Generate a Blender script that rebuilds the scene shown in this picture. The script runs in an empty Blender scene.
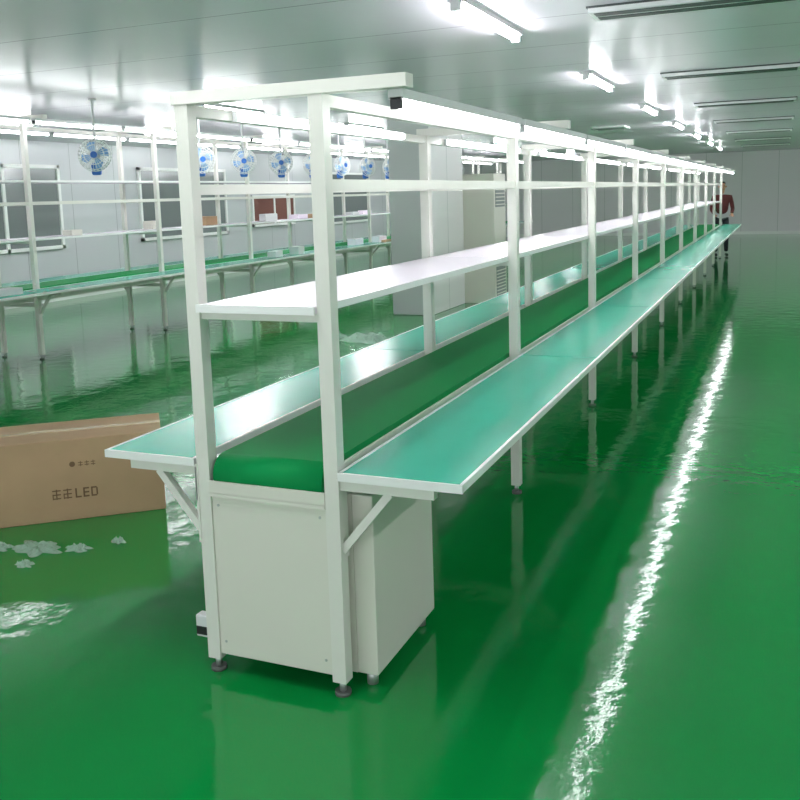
import bpy, bmesh, math, random
import numpy as np
from mathutils import Vector, Matrix
random.seed(4)
scene=bpy.context.scene
scene.view_settings.view_transform='Standard'
scene.view_settings.look='None'
scene.view_settings.exposure=0.0

# ------------------------------------------------------------------ materials
def srgb(r,g,b):
    f=lambda c:(c/255/12.92) if c/255<=.04045 else ((c/255+.055)/1.055)**2.4
    return (f(r),f(g),f(b),1)
def mat(name,col,rough=.5,metal=0,spec=.5,emit=None,es=0,noise=0,nscale=20,bump=0,bscale=60,coat=0):
    m=bpy.data.materials.new(name); m.use_nodes=True
    nt=m.node_tree; b=nt.nodes['Principled BSDF']
    b.inputs['Base Color'].default_value=col
    b.inputs['Roughness'].default_value=rough
    b.inputs['Metallic'].default_value=metal
    b.inputs['Specular IOR Level'].default_value=spec
    b.inputs['Coat Weight'].default_value=coat
    if emit:
        b.inputs['Emission Color'].default_value=emit
        b.inputs['Emission Strength'].default_value=es
    tc=nt.nodes.new('ShaderNodeTexCoord')
    if noise:
        n=nt.nodes.new('ShaderNodeTexNoise'); n.inputs['Scale'].default_value=nscale
        n.inputs['Detail'].default_value=4
        nt.links.new(tc.outputs['Object'],n.inputs['Vector'])
        mx=nt.nodes.new('ShaderNodeMix'); mx.data_type='RGBA'
        mx.inputs[6].default_value=tuple(c*(1-noise) for c in col[:3])+(1,)
        mx.inputs[7].default_value=tuple(min(1,c*(1+noise)) for c in col[:3])+(1,)
        nt.links.new(n.outputs['Fac'],mx.inputs[0])
        nt.links.new(mx.outputs[2],b.inputs['Base Color'])
    if bump:
        n2=nt.nodes.new('ShaderNodeTexNoise'); n2.inputs['Scale'].default_value=bscale
        nt.links.new(tc.outputs['Object'],n2.inputs['Vector'])
        bp=nt.nodes.new('ShaderNodeBump'); bp.inputs['Strength'].default_value=bump
        bp.inputs['Distance'].default_value=.01
        nt.links.new(n2.outputs['Fac'],bp.inputs['Height'])
        nt.links.new(bp.outputs['Normal'],b.inputs['Normal'])
    return m

M={}
M['frame']=mat('white_powder_coat',srgb(226,224,216),.38,noise=.03)
M['cab']=mat('cabinet_paint',srgb(222,219,208),.42,noise=.03,nscale=3)
M['shelf']=mat('white_laminate',srgb(250,238,250),.22)
M['trim']=mat('aluminium_edge',srgb(240,240,238),.3)
M['teal']=mat('esd_green_laminate',srgb(52,182,154),.22,noise=.05,nscale=6)
M['belt']=mat('green_pvc_belt',srgb(10,136,72),.55,spec=.1,noise=.06,nscale=4)
M['tube']=mat('tube_glow',(1,1,1,1),.4,emit=(.96,.97,1,1),es=19)
M['ctube']=mat('ceiling_tube_glow',(1,1,1,1),.4,emit=(.95,.97,1,1),es=112)
M['lampbody']=mat('lamp_housing',srgb(215,216,216),.4)
M['black']=mat('black_plastic',srgb(25,25,27),.45)
M['rubber']=mat('dark_rubber',srgb(95,98,94),.6)
M['steel']=mat('zinc_steel',srgb(185,188,185),.35,metal=.6)
M['blue']=mat('blue_fan_plastic',srgb(45,105,190),.35)
M['blade']=mat('fan_blade',srgb(140,185,230),.3)
M['card']=mat('cardboard',srgb(176,145,112),.8,noise=.08,nscale=8)
M['tape']=mat('packing_tape',srgb(200,172,128),.25)
M['print']=mat('carton_print',srgb(110,84,60),.8)
M['brown']=mat('dark_red_board',srgb(110,66,56),.7,noise=.1)
M['film']=mat('plastic_film',srgb(200,225,210),.2)
M['film'].node_tree.nodes['Principled BSDF'].inputs['Alpha'].default_value=.5
M['grille']=mat('grille_grey',srgb(130,138,135),.5)
M['slot']=mat('slot_dark',srgb(60,66,66),.5)
M['winglass']=mat('dark_window_glass',srgb(118,124,124),.12,spec=.6)
M['skin']=mat('skin',srgb(190,140,115),.55)
M['hair']=mat('black_hair',srgb(22,18,17),.6)
M['shirt']=mat('dark_red_shirt',srgb(92,38,38),.8,noise=.1)
M['trouser']=mat('dark_trousers',srgb(32,34,42),.8)

# floor
def floor_mat():
    m=bpy.data.materials.new('green_epoxy_floor'); m.use_nodes=True
    nt=m.node_tree; b=nt.nodes['Principled BSDF']
    tc=nt.nodes.new('ShaderNodeTexCoord')
    n=nt.nodes.new('ShaderNodeTexNoise'); n.inputs['Scale'].default_value=.6; n.inputs['Detail'].default_value=3
    nt.links.new(tc.outputs['Object'],n.inputs['Vector'])
    mx=nt.nodes.new('ShaderNodeMix'); mx.data_type='RGBA'
    mx.inputs[6].default_value=srgb(4,126,54); mx.inputs[7].default_value=srgb(12,141,64)
    nt.links.new(n.outputs['Fac'],mx.inputs[0]); nt.links.new(mx.outputs[2],b.inputs['Base Color'])
    b.inputs['Roughness'].default_value=.07
    b.inputs['Specular IOR Level'].default_value=.5
    n2=nt.nodes.new('ShaderNodeTexNoise'); n2.inputs['Scale'].default_value=5.5; n2.inputs['Detail'].default_value=2.5
    n3=nt.nodes.new('ShaderNodeTexNoise'); n3.inputs['Scale'].default_value=45; n3.inputs['Detail'].default_value=2
    for q in(n2,n3): nt.links.new(tc.outputs['Object'],q.inputs['Vector'])
    b1=nt.nodes.new('ShaderNodeBump'); b1.inputs['Strength'].default_value=.3; b1.inputs['Distance'].default_value=.010
    b2=nt.nodes.new('ShaderNodeBump'); b2.inputs['Strength'].default_value=.25; b2.inputs['Distance'].default_value=.0012
    nt.links.new(n2.outputs['Fac'],b1.inputs['Height']); nt.links.new(n3.outputs['Fac'],b2.inputs['Height'])
    nt.links.new(b1.outputs['Normal'],b2.inputs['Normal']); nt.links.new(b2.outputs['Normal'],b.inputs['Normal'])
    return m
def panel_mat(name,col,seam,axis,width,rough,sw=.012):
    """sandwich panel: straight seams every `width` metres along axis"""
    m=bpy.data.materials.new(name); m.use_nodes=True
    nt=m.node_tree; b=nt.nodes['Principled BSDF']
    tc=nt.nodes.new('ShaderNodeTexCoord'); sp=nt.nodes.new('ShaderNodeSeparateXYZ')
    nt.links.new(tc.outputs['Object'],sp.inputs[0])
    d=nt.nodes.new('ShaderNodeMath'); d.operation='DIVIDE'; d.inputs[1].default_value=width
    nt.links.new(sp.outputs[axis],d.inputs[0])
    fr=nt.nodes.new('ShaderNodeMath'); fr.operation='FRACT'; nt.links.new(d.outputs[0],fr.inputs[0])
    lt=nt.nodes.new('ShaderNodeMath'); lt.operation='LESS_THAN'; lt.inputs[1].default_value=sw/width
    nt.links.new(fr.outputs[0],lt.inputs[0])
    mx=nt.nodes.new('ShaderNodeMix'); mx.data_type='RGBA'
    mx.inputs[6].default_value=col; mx.inputs[7].default_value=seam
    nt.links.new(lt.outputs[0],mx.inputs[0]); nt.links.new(mx.outputs[2],b.inputs['Base Color'])
    b.inputs['Roughness'].default_value=rough
    n=nt.nodes.new('ShaderNodeTexNoise'); n.inputs['Scale'].default_value=1.5
    nt.links.new(tc.outputs['Object'],n.inputs['Vector'])
    bp=nt.nodes.new('ShaderNodeBump'); bp.inputs['Strength'].default_value=.15; bp.inputs['Distance'].default_value=.02
    nt.links.new(n.outputs['Fac'],bp.inputs['Height']); nt.links.new(bp.outputs['Normal'],b.inputs['Normal'])
    return m
M['floor']=floor_mat()
M['ceil']=panel_mat('ceiling_panel',srgb(220,213,223),srgb(150,148,152),1,1.15,.22)
M['wall']=panel_mat('wall_panel',srgb(228,224,226),srgb(178,180,178),0,1.15,.35)
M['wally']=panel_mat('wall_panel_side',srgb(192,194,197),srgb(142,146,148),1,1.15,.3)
M['colm']=panel_mat('column_cladding',srgb(230,228,227),srgb(170,174,172),1,.7,.35)

# ------------------------------------------------------------------ mesh helper
class MB:
    def __init__(s): s.bm=bmesh.new(); s.mats=[]
    def mi(s,k):
        if k not in s.mats: s.mats.append(k)
        return s.mats.index(k)
    def box(s,a,b,k,bev=0):
        i=s.mi(k)
        v=[s.bm.verts.new((x,y,z)) for x in(a[0],b[0]) for y in(a[1],b[1]) for z in(a[2],b[2])]
        F=[(0,1,3,2),(4,6,7,5),(0,4,5,1),(2,3,7,6),(0,2,6,4),(1,5,7,3)]
        fs=[s.bm.faces.new([v[j] for j in f]) for f in F]
        for f in fs: f.material_index=i
        if bev:
            es=list({e for f in fs for e in f.edges})
            r=bmesh.ops.bevel(s.bm,geom=es,offset=bev,segments=2,affect='EDGES',profile=.5)
            for f in r['faces']: f.material_index=i
    def cyl(s,p,q,r,k,n=12,r2=None,smooth=True):
        i=s.mi(k); p=Vector(p);q=Vector(q); d=(q-p).normalized()
        t=Vector((0,0,1)) if abs(d.z)<.9 else Vector((1,0,0))
        a=d.cross(t).normalized(); b=d.cross(a); r2=r if r2 is None else r2
        R=[[s.bm.verts.new(c+(a*math.cos(2*math.pi*j/n)+b*math.sin(2*math.pi*j/n))*rr) for j in range(n)] for c,rr in((p,r),(q,r2))]
        for j in range(n):
            f=s.bm.faces.new((R[0][j],R[0][(j+1)%n],R[1][(j+1)%n],R[1][j])); f.material_index=i; f.smooth=smooth
        f=s.bm.faces.new(R[0][::-1]); f.material_index=i
        f=s.bm.faces.new(R[1]); f.material_index=i
    def beam(s,p,q,w,k):
        """square bar between two points"""
        i=s.mi(k); p=Vector(p);q=Vector(q); d=(q-p).normalized()
        t=Vector((0,1,0)) if abs(d.y)<.9 else Vector((1,0,0))
        a=d.cross(t).normalized()*w/2; b=d.cross(a).normalized()*w/2
        R=[[s.bm.verts.new(c+x*a+y*b) for x,y in((1,1),(-1,1),(-1,-1),(1,-1))] for c in(p,q)]
        for j in range(4):
            f=s.bm.faces.new((R[0][j],R[0][(j+1)%4],R[1][(j+1)%4],R[1][j])); f.material_index=i
        s.bm.faces.new(R[0][::-1]).material_index=i; s.bm.faces.new(R[1]).material_index=i
    def obj(s,name,parent=None,loc=(0,0,0)):
        bmesh.ops.recalc_face_normals(s.bm,faces=s.bm.faces)
        me=bpy.data.meshes.new(name); s.bm.to_mesh(me); s.bm.free()
        for k in s.mats: me.materials.append(M[k])
        o=bpy.data.objects.new(name,me); bpy.context.collection.objects.link(o)
        o.location=loc
        if parent: o.parent=parent
        return o
def empty(name,loc=(0,0,0)):
    o=bpy.data.objects.new(name,None); o.location=loc; o.empty_display_size=.2
    bpy.context.collection.objects.link(o); return o

# ------------------------------------------------------------------ room
XL,XR,YB,YF,HC=-10.5,6.0,-6.0,30.5,2.78
b=MB(); b.box((XL,YB,-.1),(XR,YF,0),'floor'); b.obj('floor')
b=MB(); b.box((XL,YB,HC),(XR,YF,HC+.1),'ceil'); b.obj('ceiling')
b=MB(); b.box((XL,YF,0),(XR,YF+.12,HC),'wall'); b.obj('wall_back')
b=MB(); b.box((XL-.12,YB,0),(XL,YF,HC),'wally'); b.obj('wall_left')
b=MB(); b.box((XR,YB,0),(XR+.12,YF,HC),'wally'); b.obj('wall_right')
b=MB(); b.box((XL,YF-.02,0),(XR,YF,.1),'trim'); b.obj('baseboard_back')
b=MB(); b.box((XL,YB,0),(XL+.02,YF,.1),'trim'); b.obj('baseboard_left')
# windows on left wall
for i,(y0,y1) in enumerate([(7.5,10.0),(12.2,15.2),(19.6,23.0)]):
    b=MB(); b.box((XL,y0,.95),(XL+.03,y1,2.35),'winglass')
    for y in (y0,(y0+y1)/2,y1): b.box((XL,y-.03,.92),(XL+.06,y+.03,2.38),'trim')
    for z in (.95,2.35): b.box((XL,y0-.03,z-.03),(XL+.06,y1+.03,z+.03),'trim')
    b.obj('window_%d'%(i+1))
# red-brown notice board on left wall
b=MB(); X=XL+.04; b.box((X,16.3,1.05),(X+.03,18.3,1.75),'brown')
for z in(1.05,1.75): b.box((X,16.27,z-.03),(X+.05,18.33,z+.03),'trim')
for y in(16.3,17.3,18.3): b.box((X,y-.03,1.03),(X+.05,y+.03,1.77),'trim')
b.obj('notice_board')

# ceiling tube lamps
def ceil_lamp(x,y,l,ax='y'):
    b=MB()
    b.box((-.05,-l/2-.02,-.03),(.05,l/2+.02,0),'lampbody')
    b.cyl((0,-l/2,-.05),(0,l/2,-.05),.022,'ctube',8)
    b.box((-.03,-l/2-.03,-.075),(.03,-l/2,0),'lampbody'); b.box((-.03,l/2,-.075),(.03,l/2+.03,0),'lampbody')
    o=b.obj('ceiling_tube_lamp',loc=(x,y,HC))
for k in range(-1,7):
    for x in (-.43,-4.8,-8.6,3.6):
        if x==-4.8 and k<1: continue
        ceil_lamp(x,3.2+3.75*k,1.25)
# long ceiling air slots
for k in range(0,7):
    y=3.4+3.65*k
    b=MB(); b.box((-.63,-.15,-.04),(.63,.15,0),'lampbody'); b.box((-.6,-.12,-.043),(.6,-.02,-.038),'slot'); b.box((-.6,.02,-.043),(.6,.12,-.038),'slot')
    b.box((-.64,-.16,-.012),(.64,.16,-.0),'slot')
    b.obj('ceiling_air_diffuser',loc=(.82,y,HC))
for x,y in((-1.6,14.4),):
    b=MB(); b.box((-.3,-.3,-.03),(.3,.3,0),'trim')
    for i in range(7): b.box((-.26,-.25+.075*i,-.034),(.26,-.215+.075*i,-.029),'grille')
    b.obj('ceiling_vent',loc=(x,y,HC))

# ------------------------------------------------------------------ assembly line
def line(name,W,d,n,H,hT,hS,TR,TL,A,loc,leftarm=0,shelves=None,detail=True):
    root=empty(name,loc)
    L=d*n
    s=.025
    fr=MB()
    for k in range(n+1):
        y=k*d
        for x in(0,-W):
            fr.box((x-s,y-s,.05),(x+s,y+s,H-.02),'frame')
            fr.cyl((x,y,.012),(x,y,.055),.012,'steel',8); fr.cyl((x,y,0),(x,y,.014),.028,'rubber',12)
        fr.box((-W-s-leftarm-.01,y-.03,H-.02),(A+.02,y+.03,H+.02),'frame')
        fr.box((-W,y-.015,hS-.05),(0,y+.015,hS-.022),'frame')
        if k>0:
            fr.box((-W+s,y-.015,1.68),(-s,y+.015,1.72),'frame')
            fr.box((-W,y-.02,.58),(0,y+.02,.62),'frame')
        for sx,x0,T in((1,0,TR),(-1,-W,TL)):
            fr.box((min(x0+sx*s,x0+sx*(T-.1)),y-.018,hT-.062),(max(x0+sx*s,x0+sx*(T-.1)),y+.018,hT-.024),'frame')
            fr.beam((x0+sx*s,y,hT-.27),(x0+sx*.2,y,hT-.06),.026,'frame')
            fr.box((x0+sx*s-.004,y-.03,hT-.3),(x0+sx*s+.004,y+.03,hT-.02),'frame')
    for x in(0,-W):
        fr.box((x-.02,s,H-.058),(x+.02,L-s,H-.02),'frame')
        fr.box((x-.018,s,1.685),(x+.018,L-s,1.72),'frame')
    for x in(-s-.012,-W+s): fr.box((x,s+.01,hT-.14),(x+.012,L-s,hT-.015),'frame')
    for x in(TR-.13,-W-TL+.1): fr.box((x,.0,hT-.034),(x+.03,L,hT-.022),'frame')
    fr.obj('frame',root)
    b=MB()
    for z in (shelves or [hS]):
        x0,x1=-W+s,-s
        for k in range(n):
            ya=k*d+(-.04 if k==0 else .003); yb=(k+1)*d-.003
            b.box((x0,ya+.004,z-.02),(x1,yb,z),'shelf')
            b.box((x1,k*d+s,z-.022),(x1+.003,(k+1)*d-s,z+.002),'trim')
        b.box((x0,-.045,z-.024),(x1,-.036,z+.002),'trim')
    b.obj('shelf',root)
    for nm,x0,x1 in(('table_top_right',s+.004,TR),('table_top_left',-W-TL,-W-s-.004)):
        b=MB()
        for k in range(n):
            ya=k*d-(.03 if k==0 else -.002); yb=(k+1)*d-.002
            b.box((x0+.01,ya+.008,hT-.02),(x1-.01,yb,hT),'teal')
        e=.0012
        b.box((x0,-.03,hT-.024),(x0+.012,L,hT+e),'trim'); b.box((x1-.012,-.03,hT-.024),(x1,L,hT+e),'trim')
        b.box((x0,-.035,hT-.026),(x1,-.026,hT+e),'trim'); b.box((x0,L-.01,hT-.024),(x1,L+.01,hT+e),'trim')
        b.obj(nm,root)
    # belt with rounded drum ends
    R=.068; zc=hT+.008-R; yo=-.022
    prof=[]
    for j in range(17):
        a=math.pi/2+math.pi*j/16; prof.append((R+R*math.cos(a)+yo,zc+R*math.sin(a)))
    for j in range(17):
        a=-math.pi/2+math.pi*j/16; prof.append((L-.08+R*math.cos(a),zc+R*math.sin(a)))
    bm=MB(); i=bm.mi('belt'); xa,xb=-W+s+.013,-s-.013
    va=[bm.bm.verts.new((xa,y,z)) for y,z in prof]; vb=[bm.bm.verts.new((xb,y,z)) for y,z in prof]
    N=len(prof)
    for j in range(N):
        f=bm.bm.faces.new((va[j],va[(j+1)%N],vb[(j+1)%N],vb[j])); f.material_index=i; f.smooth=(j not in(16,33))
    bm.bm.faces.new(va).material_index=i; bm.bm.faces.new(vb[::-1]).material_index=i
    bm.obj('conveyor_belt',root)
    # lamps
    b=MB()
    segs=int(round(L/1.45)); sl=L/segs
    for xl in ([A-.03] if not leftarm else [A-.03,-W-leftarm+.03]):
        for k in range(segs):
            ya,yb=k*sl+.01,(k+1)*sl-.05
            b.box((xl-.025,ya,H-.05),(xl+.025,yb,H-.021),'lampbody')
            b.cyl((xl,ya+.02,H-.064),(xl,yb-.02,H-.064),.0165,'tube',8)
            b.box((xl-.018,ya,H-.080),(xl+.018,ya+.014,H-.045),'black' if k%3==0 else 'lampbody'); b.box((xl-.02,yb-.02,H-.082),(xl+.02,yb,H-.03),'lampbody')
    if detail:
        for k in range(n):
            ya=k*d+.25; yb=ya+1.5
            b.box((-W+.021,ya,H-.06),(-W+.04,yb,H-.025),'lampbody'); b.cyl((-W+.056,ya+.02,H-.043),(-W+.056,yb-.02,H-.043),.0165,'tube',8)
    b.obj('lamp_row',root)
    if detail:
        b=MB()
        z1=hT-.062
        b.box((-W+s,-.018,.07),(-s,.0,z1-.05),'cab',.003)
        b.box((-W+s,0,.07),(-W+s+.004,.55,z1-.065),'cab'); b.box((-s-.004,0,.07),(-s,.55,z1-.065),'cab')
        b.box((-W+s,.54,.07),(-s,.55,z1-.16),'cab')
        b.box((-W+s,-.030,z1-.055),(-s,-.024,z1-.012),'cab'); b.box((-W+s,-.030,z1-.068),(-s,.0,z1-.054),'cab')
        b.box((s+.003,.06,.05),(.105,.60,hT-.10),'cab',.004)
        b.box((-s,.06,.05),(s+.003,.60,hT-.10),'cab')
        b.cyl((.065,.1,0),(.065,.1,.05),.02,'steel'); b.cyl((.065,.55,0),(.065,.55,.05),.02,'steel')
        for z in(.12,.62):
            for x in(-W+.05,-.05): b.cyl((x,-.020,z),(x,-.018,z),.005,'steel',8)
        b.obj('drive_cabinet',root)
        b=MB(); b.box((-W-s-.006,-.03,hT-.15),(-W-s,.03,hT-.03),'steel'); b.box((-W-s-.05,-.02,.12),(-W-s,.02,.2),'lampbody',.004)
        b.box((-W-s-.046,-.023,.13),(-W-s-.004,-.02,.16),'black')
        b.obj('power_socket',root)
    else:
        # tools and parts trays left on the far line's shelves and tables
        b=MB(); rr=random.Random(9)
        for q in range(34):
            y=rr.uniform(.5,L-.5); z=rr.choice([hS,hS,hT])
            if z==hT: x=rr.uniform(.12,TR-.12)
            else: x=rr.uniform(-W+.15,-.15)
            w_,l_,h_=rr.uniform(.05,.1),rr.uniform(.08,.2),rr.uniform(.04,.13)
            b.box((x-w_,y-l_,z),(x+w_,y+l_,z+h_),rr.choice(['lampbody','cab','shelf','card']),.006)
        b.obj('parts_trays',root)
    return root
line('assembly_line_workbench',.497,2.18,9,2.0,.783,1.32,.454,.416,.284,(0,0,0))
line('assembly_line_workbench',.55,2.18,11,2.60,.78,1.32,.45,.45,.30,(-6.15,.6,0),leftarm=.3,shelves=[1.32,1.95],detail=False)

# fans hanging from the ceiling beside the far line
def fan_mesh():
    b=MB()
    b.cyl((0,.07,HC-2.19),(0,.07,.06),.012,'lampbody',8)
    b.cyl((0,.07,HC-2.19),(0,.07,HC-2.19-.02),.04,'lampbody',12)
    b.cyl((0,.02,0),(0,.15,0),.055,'lampbody',16,.045)
    b.box((-.05,.03,-.21),(.05,.10,-.08),'blue',.02)
    R=.17
    for yy,rr in((-.07,R*.6),(-.035,R*.9),(.0,R),(.05,R*.85)):
        n=28; pts=[(rr*math.cos(2*math.pi*j/n),yy,rr*math.sin(2*math.pi*j/n)) for j in range(n)]
        for j in range(n): b.cyl(pts[j],pts[(j+1)%n],.005,'trim',4)
    for j in range(26):
        a=2*math.pi*j/26; c,s_=math.cos(a),math.sin(a)
        P=[(.03*c,-.08,.03*s_),(R*.6*c,-.07,R*.6*s_),(R*.9*c,-.035,R*.9*s_),(R*c,.0,R*s_),(R*.85*c,.05,R*.85*s_),(.045*c,.07,.045*s_)]
        for p,q in zip(P,P[1:]): b.cyl(p,q,.003,'trim',3)
    b.cyl((0,-.085,0),(0,-.072,0),.035,'blue',16)
    i=b.mi('blade')
    for j in range(4):
        a=2*math.pi*j/4+.3; vs=[]
        for rr,da,yy in((.03,-.3,.01),(.14,-.38,.02),(.145,.1,.0),(.115,.5,-.02),(.03,.4,-.01)):
            vs.append(b.bm.verts.new((rr*math.cos(a+da),yy,rr*math.sin(a+da))))
        b.bm.faces.new(vs).material_index=i
    b.cyl((0,-.05,0),(0,.03,0),.03,'blade',12)
    return b.obj('hanging_fan')
f0=fan_mesh()
for k,y in enumerate([3.2,5.2,7.13,8.1,9.1,10.1,11.1,12.1,13.1,15.0,16.9]):
    o=f0 if k==0 else bpy.data.objects.new('hanging_fan',f0.data)
    if k: bpy.context.collection.objects.link(o)
    o.location=(-5.42,y,2.19); o.rotation_euler=(0,0,.9+random.uniform(-.4,.4))

# white column with a floor-standing air conditioner
b=MB(); b.box((-.3,-.7,0),(.3,.7,HC),'colm',.01); b.obj('column',loc=(-3.42,9.8,0))
b=MB(); b.box((-.25,-.3,0),(.25,.3,1.95),'cab',.01); b.box((.25,-.24,.1),(.256,.24,.55),'grille')
for i in range(8): b.box((.25,-.24,.13+.05*i),(.265,.24,.145+.05*i),'cab')
b.box((.25,-.24,1.45),(.256,.24,1.8),'grille')
for i in range(6): b.box((.25,-.24,1.48+.055*i),(.265,.24,1.495+.055*i),'cab')
b.obj('floor_standing_air_conditioner',loc=(-2.9,10.85,0))

# carton
def carton(name,loc,sz,rot,k='card'):
    b=MB(); x,y,z=sz
    b.box((-x/2,-y/2,0),(x/2,y/2,z),k,.004)
    b.box((-x/2-.001,-.03,z-.1),(x/2+.001,.03,z+.0015),'tape')
    b.box((-x/2+.004,-.002,z),(x/2-.004,.002,z+.002),'print')
    Y0,Y1=-y/2-.0012,-y/2
    def st(x0,z0,x1,z1): b.box((x0,Y0,z0),(x1,Y1,z1),'print')
    # two square glyph-like marks then L E D
    for u0 in(.0,.055):
        for zz in(.122,.143,.165): st(u0,zz,u0+.042,zz+.006)
        st(u0+.018,.12,u0+.024,.175); st(u0,.12,u0+.005,.15)
    u0=.115; st(u0,.12,u0+.008,.172); st(u0,.12,u0+.03,.128)
    u0=.155; st(u0,.12,u0+.008,.172)
    for zz in(.12,.142,.164): st(u0,zz,u0+.03,zz+.008)
    u0=.195; st(u0,.12,u0+.008,.172); st(u0+.026,.126,u0+.034,.166); st(u0,.12,u0+.029,.128); st(u0,.164,u0+.029,.172)
    for j in range(3):
        st(.14+j*.032,.295,.163+j*.032,.299); st(.14+j*.032,.308,.163+j*.032,.312); st(.15+j*.032,.29,.154+j*.032,.318)
    b.cyl((.11,Y0,.305),(.11,Y1,.305),.015,'print',12)
    o=b.obj(name,loc=loc); o.rotation_euler=(0,0,rot); return o
carton('cardboard_carton',(-2.34,1.16,0),(1.15,.45,.44),.68)

# crumpled film scraps on floor
def film(loc,bits,h):
    bm=bmesh.new()
    for (ox,oy,sx,sy) in bits:
        r0=bmesh.ops.create_grid(bm,x_segments=22,y_segments=22,size=.5)
        for v in r0['verts']:
            r=math.hypot(v.co.x,v.co.y); an=math.atan2(v.co.y,v.co.x)
            mx=max(abs(v.co.x),abs(v.co.y)); rr=mx*(1-.3*abs(math.sin(an*2.5+ox*9))-.12*math.sin(an*7))
            ax_,ay_=(math.cos(an),math.sin(an)) if r>1e-6 else (0,0)
            px,py=rr*ax_,rr*ay_
            e=min(1,(1-mx/.5)*2.5)
            v.co=(ox+px*sx*2,oy+py*sy*2,(.3+.7*abs(math.sin(px*17+2*math.sin(py*11))*math.cos(py*15+px*6)))*h*e+random.random()*h*.2*e+.004)
    me=bpy.data.meshes.new('plastic_film_scraps'); bm.to_mesh(me); bm.free(); me.materials.append(M['film'])
    o=bpy.data.objects.new('plastic_film_scraps',me); bpy.context.collection.objects.link(o); o.location=loc; return o
film((-3.1,6.9,0),[(0,0,.4,.26),(.45,.25,.2,.17),(-.5,.1,.17,.14)],.08)
film((-2.0,.66,0),[(0,0,.16,.10),(.2,.06,.08,.05),(-.2,-.06,.09,.06),(.33,.2,.05,.03),(.1,-.18,.05,.04)],.022)

# ------------------------------------------------------------------ worker at the far end
def skin(name,verts,edges,mk,parent,root=0,sub=2):
    me=bpy.data.meshes.new(name); me.from_pydata([v[0] for v in verts],edges,[]); me.update()
    o=bpy.data.objects.new(name,me); bpy.context.collection.objects.link(o); o.parent=parent
    o.modifiers.new('s','SKIN')
    for i,v in enumerate(verts):
        r=v[1]; me.skin_vertices[0].data[i].radius=(r if isinstance(r,tuple) else (r,r)); me.skin_vertices[0].data[i].use_root=(i==root)
    m=o.modifiers.new('u','SUBSURF'); m.levels=sub; m.render_levels=sub
    me.materials.append(M[mk]); return o
def person(loc,rot):
    root=empty('worker',loc); root.rotation_euler=(0,0,rot)
    skin('trousers',[((0,0,.98),(.15,.1)),((-.09,0,.88),.09),((-.11,-.01,.5),.065),((-.12,.02,.1),.05),((.09,0,.88),.09),((.11,-.01,.5),.065),((.12,.02,.1),.05)],
      [(0,1),(1,2),(2,3),(0,4),(4,5),(5,6)],'trouser',root)
    skin('shoes_left',[((-.12,.05,.045),.042),((-.125,-.15,.035),.034)],[(0,1)],'black',root)
    skin('shoes_right',[((.12,.05,.045),.042),((.125,-.15,.035),.034)],[(0,1)],'black',root)
    skin('shirt',[((0,0,.98),(.16,.11)),((0,-.01,1.2),(.16,.11)),((0,-.03,1.38),(.17,.1)),((0,-.04,1.47),(.07,.06)),
      ((-.19,-.03,1.4),.06),((-.24,-.06,1.12),.048),((-.2,-.2,1.02),.04),((.19,-.03,1.4),.06),((.24,-.06,1.12),.048),((.2,-.2,1.02),.04)],
      [(0,1),(1,2),(2,3),(2,4),(4,5),(5,6),(2,7),(7,8),(8,9)],'shirt',root)
    skin('neck_head',[((0,-.04,1.46),.05),((0,-.06,1.54),.052),((0,-.08,1.61),(.075,.09)),((0,-.08,1.68),(.075,.095)),((0,-.07,1.73),.05)],
      [(0,1),(1,2),(2,3),(3,4)],'skin',root)
    b=MB()
    b.cyl((0,-.165,1.63),(0,-.195,1.61),.012,'skin',8,.016)
    for sx in(-1,1):
        b.cyl((sx*.03,-.165,1.655),(sx*.03,-.175,1.655),.009,'black',8)
        b.cyl((sx*.072,-.07,1.64),(sx*.09,-.065,1.64),.022,'skin',8)
    b.box((-.022,-.176,1.575),(.022,-.168,1.582),'shirt'); b.obj('face',root)
    skin('hair',[((0,-.03,1.66),(.078,.075)),((0,-.055,1.73),(.085,.09)),((0,-.06,1.765),.05)],[(0,1),(1,2)],'hair',root)
    for sx in(-1,1):
        skin('hand',[((sx*.2,-.21,1.015),.026),((sx*.195,-.27,.985),(.038,.018)),((sx*.195,-.31,.97),(.036,.014))],[(0,1),(1,2)],'skin',root)
        for j in range(4):
            x=sx*(.195)+(j-1.5)*.019; l=(.05,.06,.057,.042)[j]
            skin('finger',[((x,-.305,.971),.0085),((x,-.31-l*.6,.96),.008),((x,-.31-l,.94),.007)],[(0,1),(1,2)],'skin',root,sub=1)
        skin('thumb',[((sx*.17,-.25,.99),.011),((sx*.145,-.285,.975),.01),((sx*.14,-.31,.96),.008)],[(0,1),(1,2)],'skin',root,sub=1)
person((-.02,20.3,0),.2)

# ------------------------------------------------------------------ world + camera
w=bpy.data.worlds.new('world'); scene.world=w; w.use_nodes=True
w.node_tree.nodes['Background'].inputs[0].default_value=(.92,.96,1,1)
w.node_tree.nodes['Background'].inputs[1].default_value=2.0

f,cy,yaw,pit,rol=904.89,320.56,.402,.137,-.031
fw=np.array([-math.sin(yaw)*math.cos(pit),math.cos(yaw)*math.cos(pit),-math.sin(pit)])
r=np.array([math.cos(yaw),math.sin(yaw),0]); u=np.cross(r,fw)
r2=r*math.cos(rol)+u*math.sin(rol); u2=-r*math.sin(rol)+u*math.cos(rol)
cd=bpy.data.cameras.new('camera'); cam=bpy.data.objects.new('camera',cd); bpy.context.collection.objects.link(cam)
mt=Matrix.Identity(4)
for i in range(3): mt[i][0]=r2[i]; mt[i][1]=u2[i]; mt[i][2]=-fw[i]
mt[0][3],mt[1][3],mt[2][3]=1.332,-2.544,1.662
cam.matrix_world=mt
cd.sensor_width=36; cd.lens=f/800*36; cd.shift_y=-(400-cy)/800
cd.clip_start=.05; cd.clip_end=200
scene.camera=cam
